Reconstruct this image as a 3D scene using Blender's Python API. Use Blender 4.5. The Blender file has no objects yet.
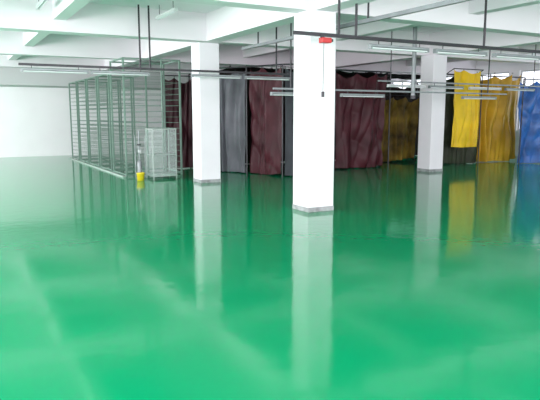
import bpy, bmesh, math, random
from mathutils import Vector, Matrix, noise
random.seed(4)
C = bpy.context.scene.collection
PI = math.pi
bpy.context.scene.view_settings.view_transform = 'Standard'

# ---------------------------------------------------------------- materials
def mat(name, col, rough=.5, metal=0, var=0.0, scale=4, bump=0, bscale=20, spec=.5, coat=0):
    m = bpy.data.materials.new(name); m.use_nodes = True
    nt = m.node_tree; b = nt.nodes['Principled BSDF']
    b.inputs['Roughness'].default_value = rough; b.inputs['Metallic'].default_value = metal
    b.inputs['Specular IOR Level'].default_value = spec
    b.inputs['Coat Weight'].default_value = coat
    tc = nt.nodes.new('ShaderNodeTexCoord')
    n = nt.nodes.new('ShaderNodeTexNoise'); n.inputs['Scale'].default_value = scale; n.inputs['Detail'].default_value = 4
    nt.links.new(tc.outputs['Object'], n.inputs['Vector'])
    r = nt.nodes.new('ShaderNodeValToRGB')
    r.color_ramp.elements[0].position = .3; r.color_ramp.elements[1].position = .7
    r.color_ramp.elements[0].color = tuple(c*(1-var) for c in col)+(1,)
    r.color_ramp.elements[1].color = tuple(min(1, c*(1+var)) for c in col)+(1,)
    nt.links.new(n.outputs['Fac'], r.inputs['Fac']); nt.links.new(r.outputs['Color'], b.inputs['Base Color'])
    if bump:
        n2 = nt.nodes.new('ShaderNodeTexNoise'); n2.inputs['Scale'].default_value = bscale; n2.inputs['Detail'].default_value = 3
        nt.links.new(tc.outputs['Object'], n2.inputs['Vector'])
        bp = nt.nodes.new('ShaderNodeBump'); bp.inputs['Strength'].default_value = bump; bp.inputs['Distance'].default_value = .02
        nt.links.new(n2.outputs['Fac'], bp.inputs['Height']); nt.links.new(bp.outputs['Normal'], b.inputs['Normal'])
    return m

M = {}
M['wall'] = mat('wall_paint', (.91, .89, .91), .7, var=.02, scale=1.2, bump=.05)
M['ceil'] = mat('ceiling_paint_lit', (.86, .82, .86), .8, var=.02, scale=.8, bump=.05)  # slab paler than the beams: upward light put into the paint
M['beam'] = mat('beam_paint_dimmed', (.78, .745, .78), .8, var=.02, scale=.8, bump=.05)  # darker than the slab, evening out how light falls on the beams
M['lintel'] = mat('lintel_paint_shaded', (.56, .56, .57), .8, var=.02, scale=.8, bump=.05)  # greyed paint carries the shade of the band above the back wall
M['column'] = mat('column_paint', (.84, .81, .85), .55, var=.02, scale=2, bump=.06)
M['skirt'] = mat('grey_skirting', (.32, .32, .33), .5, var=.35, scale=9)
M['dark'] = mat('dark_steel', (.03, .03, .035), .4, .3, var=.2)
M['grey'] = mat('grey_steel', (.24, .26, .27), .4, .3, var=.1)
M['pale'] = mat('pale_steel', (.34, .40, .37), .4, .1, var=.1)
M['rack'] = mat('rack_steel', (.14, .23, .185), .45, .0, var=.15)
M['kerb'] = mat('kerb_concrete', (.38, .46, .42), .7, var=.1)
M['white'] = mat('white_enamel', (.60, .61, .62), .35, var=.03)
M['tube'] = mat('lamp_tube', (.75, .77, .79), .2)
M['red'] = mat('red_plastic', (.5, .02, .02), .4, var=.1)
M['yellowp'] = mat('yellow_plastic', (.75, .58, .02), .4, var=.1)
cl = dict(bump=.15, bscale=6, spec=.3)
M['maroon'] = mat('maroon_cloth', (.055, .007, .013), .5, var=.3, scale=2, **cl)
M['maroon2'] = mat('dark_maroon_cloth', (.036, .006, .010), .5, var=.3, scale=2, **cl)
M['greyc'] = mat('grey_cloth', (.10, .105, .12), .5, var=.2, scale=2, **cl)
M['charc'] = mat('charcoal_cloth', (.035, .04, .048), .6, var=.2, scale=3, **cl)
M['olive'] = mat('olive_cloth', (.028, .034, .018), .6, var=.3, scale=3, **cl)
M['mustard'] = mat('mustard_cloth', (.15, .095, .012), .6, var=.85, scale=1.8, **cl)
M['golden'] = mat('golden_cloth', (.58, .34, .025), .45, var=.25, scale=1.5, **cl)
M['yellow'] = mat('yellow_cloth', (.84, .55, .012), .45, var=.15, scale=2, **cl)
M['blue'] = mat('blue_cloth', (.025, .12, .40), .4, var=.35, scale=3, bump=.2, bscale=6, spec=.5)
M['brown'] = mat('brown_shade_cloth', (.018, .012, .010), .7, var=.3, scale=2, bump=.2, bscale=6, spec=.2)  # near-black brown standing in for the dark inside the bays

# floor: glossy green epoxy
m = bpy.data.materials.new('green_epoxy'); m.use_nodes = True; nt = m.node_tree; b = nt.nodes['Principled BSDF']
tc = nt.nodes.new('ShaderNodeTexCoord')
n = nt.nodes.new('ShaderNodeTexNoise'); n.inputs['Scale'].default_value = .5; n.inputs['Detail'].default_value = 5
r = nt.nodes.new('ShaderNodeValToRGB')
r.color_ramp.elements[0].position = .3; r.color_ramp.elements[1].position = .72
r.color_ramp.elements[0].color = (.0, .30, .122, 1); r.color_ramp.elements[1].color = (.0, .31, .13, 1)
nt.links.new(tc.outputs['Object'], n.inputs['Vector']); nt.links.new(n.outputs['Fac'], r.inputs['Fac']); nt.links.new(r.outputs['Color'], b.inputs['Base Color'])
b.inputs['Roughness'].default_value = .09; b.inputs['IOR'].default_value = 1.36
n2 = nt.nodes.new('ShaderNodeTexNoise'); n2.inputs['Scale'].default_value = 5; n2.inputs['Detail'].default_value = 3; n2.inputs['Roughness'].default_value = .5
bp = nt.nodes.new('ShaderNodeBump'); bp.inputs['Strength'].default_value = .09; bp.inputs['Distance'].default_value = .02
nt.links.new(tc.outputs['Object'], n2.inputs['Vector']); nt.links.new(n2.outputs['Fac'], bp.inputs['Height']); nt.links.new(bp.outputs['Normal'], b.inputs['Normal'])
M['floor'] = m
# glass
def glass(name, tint, f):
    m = bpy.data.materials.new(name); m.use_nodes = True; nt = m.node_tree; nt.nodes.remove(nt.nodes['Principled BSDF'])
    t = nt.nodes.new('ShaderNodeBsdfTransparent'); t.inputs[0].default_value = tint+(1,)
    g = nt.nodes.new('ShaderNodeBsdfPrincipled'); g.inputs['Base Color'].default_value = (.8, .85, .85, 1); g.inputs['Roughness'].default_value = .1
    x = nt.nodes.new('ShaderNodeMixShader'); x.inputs[0].default_value = f
    nt.links.new(t.outputs[0], x.inputs[1]); nt.links.new(g.outputs[0], x.inputs[2]); nt.links.new(x.outputs[0], nt.nodes['Material Output'].inputs[0])
    return m
M['glass'] = glass('window_glass', (.97, .98, 1), .08)
M['acrylic'] = glass('clear_acrylic', (.95, .98, .97), .12)

# ---------------------------------------------------------------- mesh helpers
def box(bm, x0, x1, y0, y1, z0, z1):
    vs = [bm.verts.new((x, y, z)) for x in (x0, x1) for y in (y0, y1) for z in (z0, z1)]
    for f in ((0,1,3,2),(4,6,7,5),(0,4,5,1),(2,3,7,6),(0,2,6,4),(1,5,7,3)):
        bm.faces.new([vs[i] for i in f])
def tube(bm, a, c, r, n=8):
    a = Vector(a); c = Vector(c); d = (c-a).normalized()
    u = d.orthogonal().normalized(); v = d.cross(u)
    r1 = []; r2 = []
    for i in range(n):
        o = (u*math.cos(2*PI*i/n)+v*math.sin(2*PI*i/n))*r
        r1.append(bm.verts.new(a+o)); r2.append(bm.verts.new(c+o))
    for i in range(n):
        j = (i+1) % n; bm.faces.new((r1[i], r1[j], r2[j], r2[i]))
    bm.faces.new(r1[::-1]); bm.faces.new(r2)
def lathe(bm, prof, cx=0, cy=0, n=24):
    rings = []
    for rr, z in prof:
        rings.append([bm.verts.new((cx+rr*math.cos(2*PI*i/n), cy+rr*math.sin(2*PI*i/n), z)) for i in range(n)])
    for p, q in zip(rings, rings[1:]):
        for i in range(n):
            j = (i+1) % n; bm.faces.new((p[i], p[j], q[j], q[i]))
    bm.faces.new(rings[0][::-1]); bm.faces.new(rings[-1])
def obj(name, bm, m, parent=None, loc=(0,0,0), smooth=False, bevel=0):
    bmesh.ops.recalc_face_normals(bm, faces=bm.faces)
    me = bpy.data.meshes.new(name); bm.to_mesh(me); bm.free(); me.materials.append(M[m] if isinstance(m, str) else m)
    if smooth: me.polygons.foreach_set('use_smooth', [True]*len(me.polygons))
    o = bpy.data.objects.new(name, me); C.objects.link(o); o.location = loc; o.parent = parent
    if bevel:
        md = o.modifiers.new('bevel', 'BEVEL'); md.width = bevel; md.segments = 2; md.limit_method = 'ANGLE'
    return o
def B(name, m, dims, parent=None, loc=(0,0,0), bevel=0):
    bm = bmesh.new(); box(bm, *dims); return obj(name, bm, m, parent, loc, bevel=bevel)
def T(name, m, a, c, r, parent=None, n=8):
    bm = bmesh.new(); tube(bm, a, c, r, n); return obj(name, bm, m, parent, smooth=False)
def thing(name, label, cat, loc=(0,0,0), group=None):
    o = bpy.data.objects.new(name, None); C.objects.link(o); o.location = loc; o.empty_display_size = .2
    o['label'] = label; o['category'] = cat
    if group: o['group'] = group
    return o
def tag(o, label, cat, group=None):
    o['label'] = label; o['category'] = cat
    if group: o['group'] = group
    return o
def struct(o): o['kind'] = 'structure'; return o

# ---------------------------------------------------------------- room shell
X0, X1, Y0, Y1, ZC = -6, 19.5, -6, 24.4, 3.85
bm = bmesh.new(); box(bm, X0, X1, Y0, Y1, -.1, 0); struct(obj('floor', bm, 'floor'))
bm = bmesh.new(); box(bm, X0, X1, Y0, Y1, ZC, ZC+.15); struct(obj('ceiling', bm, 'ceil'))
bm = bmesh.new(); box(bm, X0, X1, Y1, Y1+.2, 0, ZC); struct(obj('wall_back', bm, 'wall'))
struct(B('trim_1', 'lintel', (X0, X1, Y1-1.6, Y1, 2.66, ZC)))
struct(B('baseboard_back', 'wall', (X0, X1, Y1-.02, Y1, 0, .12)))
wi = [0]
def window_wall(name, x, th, sgn):
    bm = bmesh.new()
    box(bm, min(x, x+sgn*th), max(x, x+sgn*th), Y0, Y1, 0, 1.0)
    box(bm, min(x, x+sgn*th), max(x, x+sgn*th), Y0, Y1, 3.3, ZC)
    n = 7; L = (Y1-Y0)/n
    for k in range(n+1):
        yc = Y0+k*L; box(bm, min(x, x+sgn*th), max(x, x+sgn*th), max(Y0, yc-.25), min(Y1, yc+.25), 1.0, 3.3)
    struct(obj(name, bm, 'wall'))
    for k in range(n):
        a = Y0+k*L+.25; c = Y0+(k+1)*L-.25; wi[0] += 1
        bm = bmesh.new(); xx = x+sgn*.1; w = .025
        box(bm, xx-w, xx+w, a, c, 1.0, 1.06); box(bm, xx-w, xx+w, a, c, 3.24, 3.3)
        box(bm, xx-w, xx+w, a, c, 2.55, 2.6)
        nn = 4
        for j in range(nn+1):
            yy = a+(c-a)*j/nn; yy = min(max(yy, a+.03), c-.03)
            box(bm, xx-w, xx+w, yy-.03, yy+.03, 1.06, 3.24)
        f = struct(obj('window_%d' % wi[0], bm, 'white'))
        g = B('pane', 'glass', (xx-.004, xx+.004, a+.01, c-.01, 1.02, 3.28), f)
window_wall('wall_left', X0, .2, -1)
window_wall('wall_right', X1, .2, 1)

# beams
BZ = 3.25
bi = [1]
def beam(d):
    bi[0] += 1; struct(B('trim_%d' % bi[0], 'beam', d))
for yc, w in ((3.4, .35), (8.26, .35), (12.7, .4), (17.8, .35), (22.4, .35)):
    beam((X0, X1, yc-w/2, yc+w/2, BZ, ZC))
ybs = [-5.9, 3.225, 3.575, 8.085, 8.435, 12.5, 12.9, 17.625, 17.975, 22.225]
def ybeam(xc, w, z):
    for i in range(0, len(ybs), 2): beam((xc-w/2, xc+w/2, ybs[i], ybs[i+1], z, ZC))
for xc in (-1.2, 5.42, 12.1): ybeam(xc, .35, BZ+.002)
for xc in (2.1, 8.8, 15.8): ybeam(xc, .25, BZ+.22)

# columns
def column(x, y, label):
    t = thing('column', label, 'column', (x, y, 0), 'square white columns of the hall')
    B('shaft', 'column', (-.25, .25, -.25, .25, 0, BZ), t, bevel=.008)
    B('skirting', 'skirt', (-.256, .256, -.256, .256, 0, .08), t, bevel=.004)
    return t
column(5.39, 8.28, 'square white column nearest the camera, rising out of frame beside the red box')
column(5.43, 13.05, 'square white column between the wire racks and the grey curtain')
column(12.1, 12.45, 'square white column in front of the gap between maroon and yellow curtains')

# ---------------------------------------------------------------- wire racks
def make_rack(y0, L, label, RH, W=1.05):
    t = thing('wire_rack', label, 'rack', (4.0, y0, 0), 'tall wire drying racks in a row')
    for x in (0, W):
        for y in (0, L):
            bm = bmesh.new(); box(bm, x-.022, x+.022, y-.022, y+.022, .0, RH); obj('post', bm, 'rack', t)
    for z, nm in ((.06, 'base_frame'), (RH-.02, 'top_frame')):
        bm = bmesh.new()
        for x in (0, W): box(bm, x-.018, x+.018, 0, L, z-.018, z+.018)
        for y in (0, L): box(bm, 0, W, y-.018, y+.018, z-.018, z+.018)
        obj(nm, bm, 'rack', t)
    bm = bmesh.new()
    for x in (0, W): tube(bm, (x, 0, 0), (x, L, 0), .0028, 4)
    for y in [L*i/5 for i in range(6)]: tube(bm, (0, y, 0), (W, y, 0), .0018 if 0 < y < L-.01 else .005, 4)
    s = obj('wire_shelf', bm, 'rack', t, (0, 0, .2))
    n = 18
    for i in range(1, n):
        c = s.copy(); C.objects.link(c); c.parent = t; c.location = (0, 0, .2+i*(RH-.35)/n)
    return t
labs = ['tall green grey wire rack nearest the camera, widest and tallest, right behind the clear cabinet',
        'tall green grey wire rack, second in the row from the clear cabinet',
        'tall green grey wire rack, third and middle one of the row of five',
        'tall green grey wire rack, fourth in the row from the clear cabinet',
        'tall green grey wire rack at the far end of the row, nearest the back wall']
for i in range(5):
    t = make_rack(15.0+i*1.55, 1.3, labs[i], 3.05 if i == 0 else 2.76, 1.5 if i == 0 else 1.05)
    if i == 0: T('divider_post', 'rack', (1.0, 0, 0), (1.0, 0, 3.03), .02, t, 6)
tag(B('kerb', 'kerb', (-.04, .04, 0, 7.6, 0, .035), None, (3.92, 14.95, 0), bevel=.008), 'low grey green kerb strip on the floor along the left side of the wire racks', 'kerb')

# clear cabinet
t = thing('clear_cabinet', 'steel framed cabinet with clear panels standing in front of the wire racks', 'cabinet', (4.42, 14.1, 0))
W, D, H = .64, .6, 1.27
for x in (.02, W-.02):
    for y in (.02, D-.02): B('post', 'pale', (x-.013, x+.013, y-.013, y+.013, 0, H), t)
for nm, z in (('bottom_rail', .08), ('top_rail', H-.02)):
    bm = bmesh.new()
    for y in (.02, D-.02): box(bm, 0, W, y-.013, y+.013, z-.013, z+.013)
    for x in (.02, W-.02): box(bm, x-.013, x+.013, 0, D, z-.013, z+.013)
    obj(nm, bm, 'pale', t)
B('base_tray', 'pale', (.03, W-.03, .03, D-.03, .1, .13), t)
B('inner_shelf', 'pale', (.03, W-.03, .03, D-.03, .6, .612), t)
for nm, d in (('front_panel', (.03, W-.03, .012, .016, .1, H-.04)), ('side_panel', (.01, .014, .03, D-.03, .1, H-.04)), ('side_panel', (W-.014, W-.01, .03, D-.03, .1, H-.04)),
              ('top_panel', (.01, W-.01, .01, D-.01, H, H+.005))): B(nm, 'acrylic', d, t)
t = thing('pump', 'slim grey pump with thin pipes standing left of the clear cabinet', 'pump', (4.2, 14.5, 0))
bm = bmesh.new(); lathe(bm, [(.09, 0), (.09, .03), (.055, .05), (.06, .08), (.06, .4), (.04, .46), (.02, .48)]); obj('body', bm, 'grey', t, smooth=True)
bm = bmesh.new(); tube(bm, (0, 0, .4), (0, 0, 1.22), .016); tube(bm, (0, 0, .82), (.15, 0, .82), .012); tube(bm, (.15, 0, .02), (.15, 0, 1.05), .012); tube(bm, (-.1, 0, .0), (-.1, 0, 1.1), .01); tube(bm, (-.1, 0, .65), (0, 0, .65), .01)
obj('pipe', bm, 'grey', t)
bm = bmesh.new(); lathe(bm, [(.04, .84), (.05, .85), (.05, .87), (.04, .88)], 0, 0); obj('valve_wheel', bm, 'dark', t)
B('gauge', 'white', (-.035, .035, -.05, -.015, .66, .73), t, bevel=.005)
t = thing('bucket', 'small yellow bucket on the green floor before the clear cabinet', 'bucket', (4.1, 14.1, 0))
bm = bmesh.new(); lathe(bm, [(.085, 0), (.095, .16), (.105, .17), (.105, .19), (.09, .19), (.08, .02)]); obj('body', bm, 'yellowp', t, smooth=True)
bm = bmesh.new(); P = [(.10*math.cos(a), -.02, .17+.1*math.sin(a)) for a in [PI*i/10 for i in range(11)]]
for p, q in zip(P, P[1:]): tube(bm, p, q, .006, 5)
obj('handle', bm, 'grey', t)

# ---------------------------------------------------------------- curtains
def hook_mesh():
    bm = bmesh.new(); P = [(.0, .022*math.cos(a), .022*math.sin(a)+.02) for a in [2*PI*i/10 for i in range(11)]]
    for p, q in zip(P, P[1:]): tube(bm, p, q, .005, 4)
    me = bpy.data.meshes.new('hook'); bm.to_mesh(me); bm.free(); me.materials.append(M['dark']); return me
HM = hook_mesh()
def curtain(name, path, z0, z1, m, label, amp=.06, fold=.4, seed=0, sag=.13, group='cloth curtains round the drying bays', slope=0, tuck=0, wild=1):
    P = [Vector(p) for p in path]; seg = [(b-a).length for a, b in zip(P, P[1:])]; Lt = sum(seg)
    def at(s):
        for a, b_, l in zip(P, P[1:], seg):
            if s <= l+1e-6:
                d = (b_-a)/l; return a+d*s, Vector((-d.y, d.x))
            s -= l
        d = (P[-1]-P[-2]).normalized(); return P[-1], Vector((-d.y, d.x))
    nc = max(30, int(Lt*50)); nr = 60; o0 = P[0]; bm = bmesh.new(); rows = []
    rs = random.Random(seed)
    nh = max(2, round(Lt/.6)); hp = sorted([0, 1]+[min(.95, max(.05, (k+rs.uniform(-.38, .38))/nh)) for k in range(1, nh)])
    nf = Lt/fold
    def gap(u):
        for a, b_ in zip(hp, hp[1:]):
            if a <= u <= b_: return math.sin(PI*(u-a)/(b_-a))*(b_-a)*nh
        return 0
    for j in range(nr+1):
        v = j/nr; row = []
        for i in range(nc+1):
            u = i/nc; s = u*Lt
            ss = s + tuck*v*(u-.5)*-1*Lt + .09*wild*v*noise.noise(Vector((seed*1.7, v*1.2, u*1.5)))
            p, nrm = at(min(max(ss, 0), Lt))
            ph = 2*PI*nf*u + 8*noise.noise(Vector((u*2.3+seed, v*.5, seed*2.1)))
            sh = math.sin(ph)
            env = .55+1.8*noise.noise(Vector((u*3+seed, v*.8, seed+9.)))
            off = amp*(.6+.4*v)*sh*max(.04, env)
            off += .17*wild*noise.noise(Vector((s*1.7+seed*3, v*.9, seed)))
            rdg = 1-abs(noise.noise(Vector((s*2.6+v*1.3+seed, v*1.2-s*.4, seed+4.))))*2
            off += .085*wild*rdg
            rdg = 1-abs(noise.noise(Vector((s*2.0-v*2.6+seed, v*1.8+s*.6, seed+24.))))*2
            off += .05*wild*rdg
            off += .008*noise.noise(Vector((s*7+v*2, v*5, seed+14.)))
            z = z1-(z1-z0)*v - sag*(1-v)**4*gap(u) + .06*wild*v*noise.noise(Vector((s*1.3, 3, seed))) + slope*u*v
            z = max(z, .012)
            q = p+nrm*off
            row.append(bm.verts.new((q.x-o0.x, q.y-o0.y, z)))
        rows.append(row)
    for j in range(nr):
        for i in range(nc): bm.faces.new((rows[j][i], rows[j][i+1], rows[j+1][i+1], rows[j+1][i]))
    hooks = [tuple(rows[0][round(k*nc)].co) for k in hp]
    o = obj(name, bm, m, None, (o0.x, o0.y, 0), smooth=True)
    tag(o, label, 'curtain', group)
    for h in hooks:
        c = bpy.data.objects.new('hook', HM); C.objects.link(c); c.parent = o; c.location = h
    return o
curtain('curtain', [(5.62, 16.62), (6.5, 16.55)], .02, 2.7, 'maroon2', 'dark maroon curtain behind the wire racks, left of the second column', seed=1)
curtain('curtain', [(6.52, 15.05), (7.13, 14.35)], .03, 2.78, 'greyc', 'grey curtain hanging in heavy folds, right beside the white column near the racks', seed=2, fold=.28, wild=.8)
curtain('curtain', [(7.15, 14.25), (7.56, 13.25)], .03, 2.84, 'maroon', 'broad maroon curtain between the grey curtain and the charcoal strip', seed=3, amp=.05, fold=.5)
curtain('curtain', [(7.64, 13.1), (7.9, 12.95), (8.35, 13.55)], .03, 2.8, 'charc', 'narrow charcoal curtain strip partly hidden behind the nearest column', seed=4, wild=.4, amp=.03)
curtain('curtain', [(8.5, 13.75), (9.75, 14.05)], .03, 2.8, 'maroon2', 'maroon curtain hidden directly behind the nearest white column', seed=5)
curtain('curtain', [(9.95, 14.0), (11.8, 14.0)], .03, 2.82, 'maroon', 'wide maroon curtain just right of the nearest column', seed=6, fold=.5, tuck=.06, wild=1.2)
curtain('curtain', [(12.6, 15.3), (14.3, 15.2)], .03, 2.2, 'mustard', 'low hung stained mustard curtain in the dark bay left of the third column', seed=7, tuck=.18, wild=1.3, slope=.1)
curtain('curtain', [(13.95, 13.42), (15.15, 13.42)], .60, 3.0, 'yellow', 'bright yellow short curtain hanging over a dark olive one', seed=8, amp=.06, fold=.3, slope=-.04, sag=.08, wild=.55, tuck=.02)
curtain('curtain', [(13.75, 13.75), (15.5, 13.75)], .02, 2.84, 'olive', 'dark olive curtain whose lower part shows beneath the bright yellow one', seed=9, amp=.05, fold=.3, wild=.7)
curtain('curtain', [(15.56, 13.8), (17.6, 13.75)], .03, 2.98, 'golden', 'golden mustard full length curtain between the olive and blue curtains', seed=10, fold=.35, sag=.2, tuck=.0, wild=1.5, amp=.08)
curtain('curtain', [(16.35, 12.75), (18.2, 12.6)], .03, 2.7, 'blue', 'bright blue curtain at the right edge of the view', seed=11, fold=.3, wild=1.6, sag=.2, amp=.08)
curtain('shade_drape', [(6.7, 17.1), (14.6, 17.1)], .02, 3.15, 'brown', 'long dark brown sheet added as the shade at the back of the drying bays', seed=12, amp=.05, fold=.9)  # dark sheet put in where only shade shows between the curtains
curtain('shade_drape', [(14.1, 17.5), (19.2, 17.5)], .02, 2.8, 'brown', 'dark brown sheet added as shade far behind the golden and blue curtains', seed=15, amp=.05, fold=.9, wild=.6)  # second, lower sheet in place of shade behind the gaps
curtain('side_drape', [(6.62, 15.25), (6.66, 16.85)], .02, 2.75, 'charc', 'charcoal cloth closing the side of the bays behind the grey curtain', seed=13, wild=.6)
t = thing('tubular_stand', 'steel tube stand carrying the row of coloured curtains', 'stand')
pts = [(6.6, 15.1), (7.14, 14.3), (7.6, 13.15), (7.92, 12.9), (8.42, 13.68), (9.85, 14.02), (11.88, 14.02), (12.5, 15.3), (14.35, 15.2), (13.65, 13.75), (15.53, 13.75), (17.65, 13.75)]
for x, y in pts: T('post', 'dark', (x, y, 0), (x, y, 2.88), .02, t)
for p, q in zip(pts, pts[1:]): T('rail', 'dark', (*p, 2.88), (*q, 2.88), .02, t)
T('rail', 'dark', (12.5, 15.3, 2.25), (14.35, 15.2, 2.25), .015, t)
T('rail', 'dark', (13.9, 13.42, 3.03), (15.2, 13.42, 3.03), .015, t)
for x in (13.9, 15.2): T('bracket', 'dark', (x, 13.42, 3.03), (x, 13.75, 2.88), .012, t)
T('rail', 'dark', (16.3, 12.75, 2.74), (18.25, 12.6, 2.74), .018, t)
for x, y in ((16.3, 12.75), (18.25, 12.6)): T('post', 'dark', (x, y, 0), (x, y, 2.75), .02, t)
for x in (6.65, 9.8, 12.9, 16, 19.25): T('post', 'dark', (x, 17.3, 0), (x, 17.3, 2.85), .022, t)
T('rail', 'dark', (6.65, 17.3, 2.85), (19.25, 17.3, 2.85), .02, t)
T('rail', 'dark', (5.58, 16.62, 2.74), (6.6, 16.54, 2.74), .016, t)
for x, y in ((5.58, 16.62), (6.6, 16.54)): T('post', 'dark', (x, y, 0), (x, y, 2.75), .018, t)
bm = bmesh.new(); nx, ny = 40, 12; g = []
for i in range(nx+1):
    g.append([bm.verts.new((7.2+i*(15.2-7.2)/nx, 14.9+j*1.95/ny, 2.92+.06*noise.noise(Vector((i*.5, j*.6, 2))))) for j in range(ny+1)])
for i in range(nx):
    for j in range(ny): bm.faces.new((g[i][j], g[i+1][j], g[i+1][j+1], g[i][j+1]))
tag(obj('shade_sheet', bm, 'brown', smooth=True), 'dark brown sheet added over the drying bays to keep their inside dark', 'shade_sheet')  # sheet added on top to block light from entering the bays

# ---------------------------------------------------------------- hanging rails and lamps
def lamp(x, y, z, L, label, along='x', drop=None, group='fluorescent batten lamps', body='white', clip=.06):
    t = thing('fluorescent_lamp', label, 'lamp', (x, y, z), group)
    def bx(a, b_, c, d, e, f): return (a, b_, c, d, e, f) if along == 'x' else (c, d, a, b_, e, f)
    B('housing', body, bx(0, L, -.04, .04, 0, .04), t, bevel=.006)
    for s in (-.025, .025):
        a, c = ((.04, s, -.018), (L-.04, s, -.018)) if along == 'x' else ((s, .04, -.018), (s, L-.04, -.018))
        T('tube', 'tube', a, c, .012, t)
    for e in (0, L-.03): B('end_cap', body, bx(e, e+.03, -.04, .04, -.032, .0), t)
    for f in (.15, .85):
        a = (L*f, 0, .04) if along == 'x' else (0, L*f, .04)
        T('hanger', 'dark', a, (a[0], a[1], (drop-z) if drop else .04+clip), .007, t, 5)
    return t
def rail(a, c, s, label, rods, col='dark', r=.016, name='hanging_rail'):
    t = thing(name, label, 'rail', a)
    d = Vector(c)-Vector(a)
    bm = bmesh.new()
    if abs(d.x) > abs(d.y): box(bm, 0, d.x, -s, s, -s, s)
    else: box(bm, -s, s, 0, d.y, -s, s)
    obj('bar', bm, col, t)
    for q, off in rods:
        top = off if off else ZC
        T('rod', 'dark', (d.x*q, d.y*q, s*.9), (d.x*q, d.y*q, top-a[2]), r, t)
    return t
rail((1.26, 12.2, 2.56), (7.3, 12.2, 2.56), .022, 'long dark rail hung in front of the racks and the second column', [(.39, None), (.425, None), (.93, None)], r=.02)
lamp(1.3, 12.2, 2.45, 1.25, 'grey batten lamp under the dark rail, leftmost, before the white back wall', body='grey', clip=.048)
lamp(2.6, 12.2, 2.45, 1.2, 'grey batten lamp under the dark rail in front of the wire racks', body='grey', clip=.048)
lamp(4.75, 12.2, 2.45, 1.2, 'grey batten lamp crossing the second column', body='grey', clip=.048)
lamp(6.05, 12.2, 2.45, 1.2, 'grey batten lamp before the maroon curtain left of the nearest column', body='grey', clip=.048)
rail((4.4, 7.3, 2.76), (10.6, 7.3, 2.76), .025, 'dark rail crossing in front of the nearest column', [(.125, None), (.176, 3.25), (.62, None)], r=.02)
lamp(5.75, 7.3, 2.64, 1.2, 'batten lamp right of the nearest column under the front rail', clip=.055, body='grey')
lamp(7.1, 7.3, 2.64, 1.2, 'batten lamp in the middle of the front rail', body='grey', clip=.055)
lamp(8.5, 7.3, 2.64, 1.2, 'batten lamp at the right end of the front rail', body='grey', clip=.055)
rail((5.95, 4.6, 3.08), (5.95, 12.1, 3.08), .03, 'grey conduit running back along the right side of the nearest column', [(.1, None), (.4, None), (.9, None)], col='grey', name='conduit')
rail((5.9, 10.6, 2.14), (12.9, 10.6, 2.14), .018, 'thin grey low rail carrying work lamps behind the nearest column', [(.06, None), (.9, 3.25)], col='grey', r=.015)
lamp(5.85, 10.6, 2.03, 1.2, 'low hung work lamp just left of the nearest column', body='grey', clip=.052)
lamp(7.6, 10.6, 2.03, 1.2, 'low hung work lamp in front of the wide maroon curtain', body='grey', clip=.052)
lamp(11.3, 10.6, 2.03, 1.2, 'low hung work lamp in front of the yellow curtains', body='grey', clip=.052)
t = thing('drop_pipe', 'thick grey pipe dropping from the ceiling left of the third column', 'pipe', (9.75, 10.68, 1.98))
T('pipe', 'grey', (0, 0, 0), (0, 0, ZC-1.98), .05, t, 14)
T('collar', 'dark', (0, 0, .0), (0, 0, .08), .06, t, 14)
T('flange', 'dark', (0, 0, ZC-1.98-.03), (0, 0, ZC-1.98), .08, t, 14)
rail((9.2, 11.3, 2.42), (15.5, 11.3, 2.42), .018, 'thin grey rail passing in front of the third column', [(.06, None), (.9, None)], col='grey', r=.012)
lamp(9.5, 11.3, 2.31, 1.2, 'white batten lamp in front of the mustard curtain beside the third column', clip=.052)
lamp(10.85, 11.3, 2.31, 1.2, 'grey batten lamp crossing in front of the third column', body='grey', clip=.052)
lamp(12.3, 11.3, 2.31, 1.2, 'white batten lamp before the bright yellow curtain', clip=.052)
lamp(13.7, 11.3, 2.31, 1.2, 'grey batten lamp before the golden and blue curtains', body='grey', clip=.052)
lamp(1.65, 10.9, 3.6, 1.2, 'ceiling batten lamp at the top left of the view', 'y', ZC)
lamp(4.0, 11.0, 3.6, 1.2, 'ceiling batten lamp between the top left lamp and the second column', 'y', ZC)
t = thing('power_box', 'red power box fixed on the front rail before the nearest column', 'power box', (4.86, 7.2, 2.63))
B('body', 'red', (-.07, .09, -.055, .055, 0, .075), t, bevel=.01)
B('bracket', 'dark', (-.03, .03, .05, .07, .02, .12), t)
B('plug_socket', 'dark', (.09, .13, -.03, .03, .02, .06), t, bevel=.004)
t = thing('pendant_switch', 'small black pendant switch on a thin cable before the nearest column', 'switch', (4.84, 7.2, 1.86))
T('cable', 'dark', (0, 0, .07), (.02, .02, .78), .004, t, 5)
B('handset', 'dark', (-.02, .02, -.015, .015, 0, .08), t, bevel=.005)

# ---------------------------------------------------------------- light
w = bpy.data.worlds.new('world'); bpy.context.scene.world = w; w.use_nodes = True
bg = w.node_tree.nodes['Background']; bg.inputs[0].default_value = (.95, .96, 1, 1); bg.inputs[1].default_value = 2.6
def area(name, loc, rot, sx, sy, e, col=(1, 1, 1)):
    l = bpy.data.lights.new(name, 'AREA'); l.shape = 'RECTANGLE'; l.size = sx; l.size_y = sy; l.energy = e; l.color = col
    o = bpy.data.objects.new(name, l); C.objects.link(o); o.location = loc; o.rotation_euler = rot
area('daylight_left', (X0+.2, 12, 2.0), (PI/2+.12, 0, -PI/2), 24, 2.2, 2200, (1, .96, 1))
area('fill_behind', (4, -5.5, 1.8), (PI/2+.3, 0, 0), 18, 2.6, 1600, (1, .93, 1))  # added fill behind the camera, tilted up to brighten the ceiling

cam = bpy.data.cameras.new('camera'); co = bpy.data.objects.new('camera', cam); C.objects.link(co)
co.location = (0, 0, 1.6); co.rotation_euler = (math.radians(90-8.3), 0, math.radians(-28.8))
cam.lens = 582/540*36; cam.sensor_width = 36
bpy.context.scene.camera = co
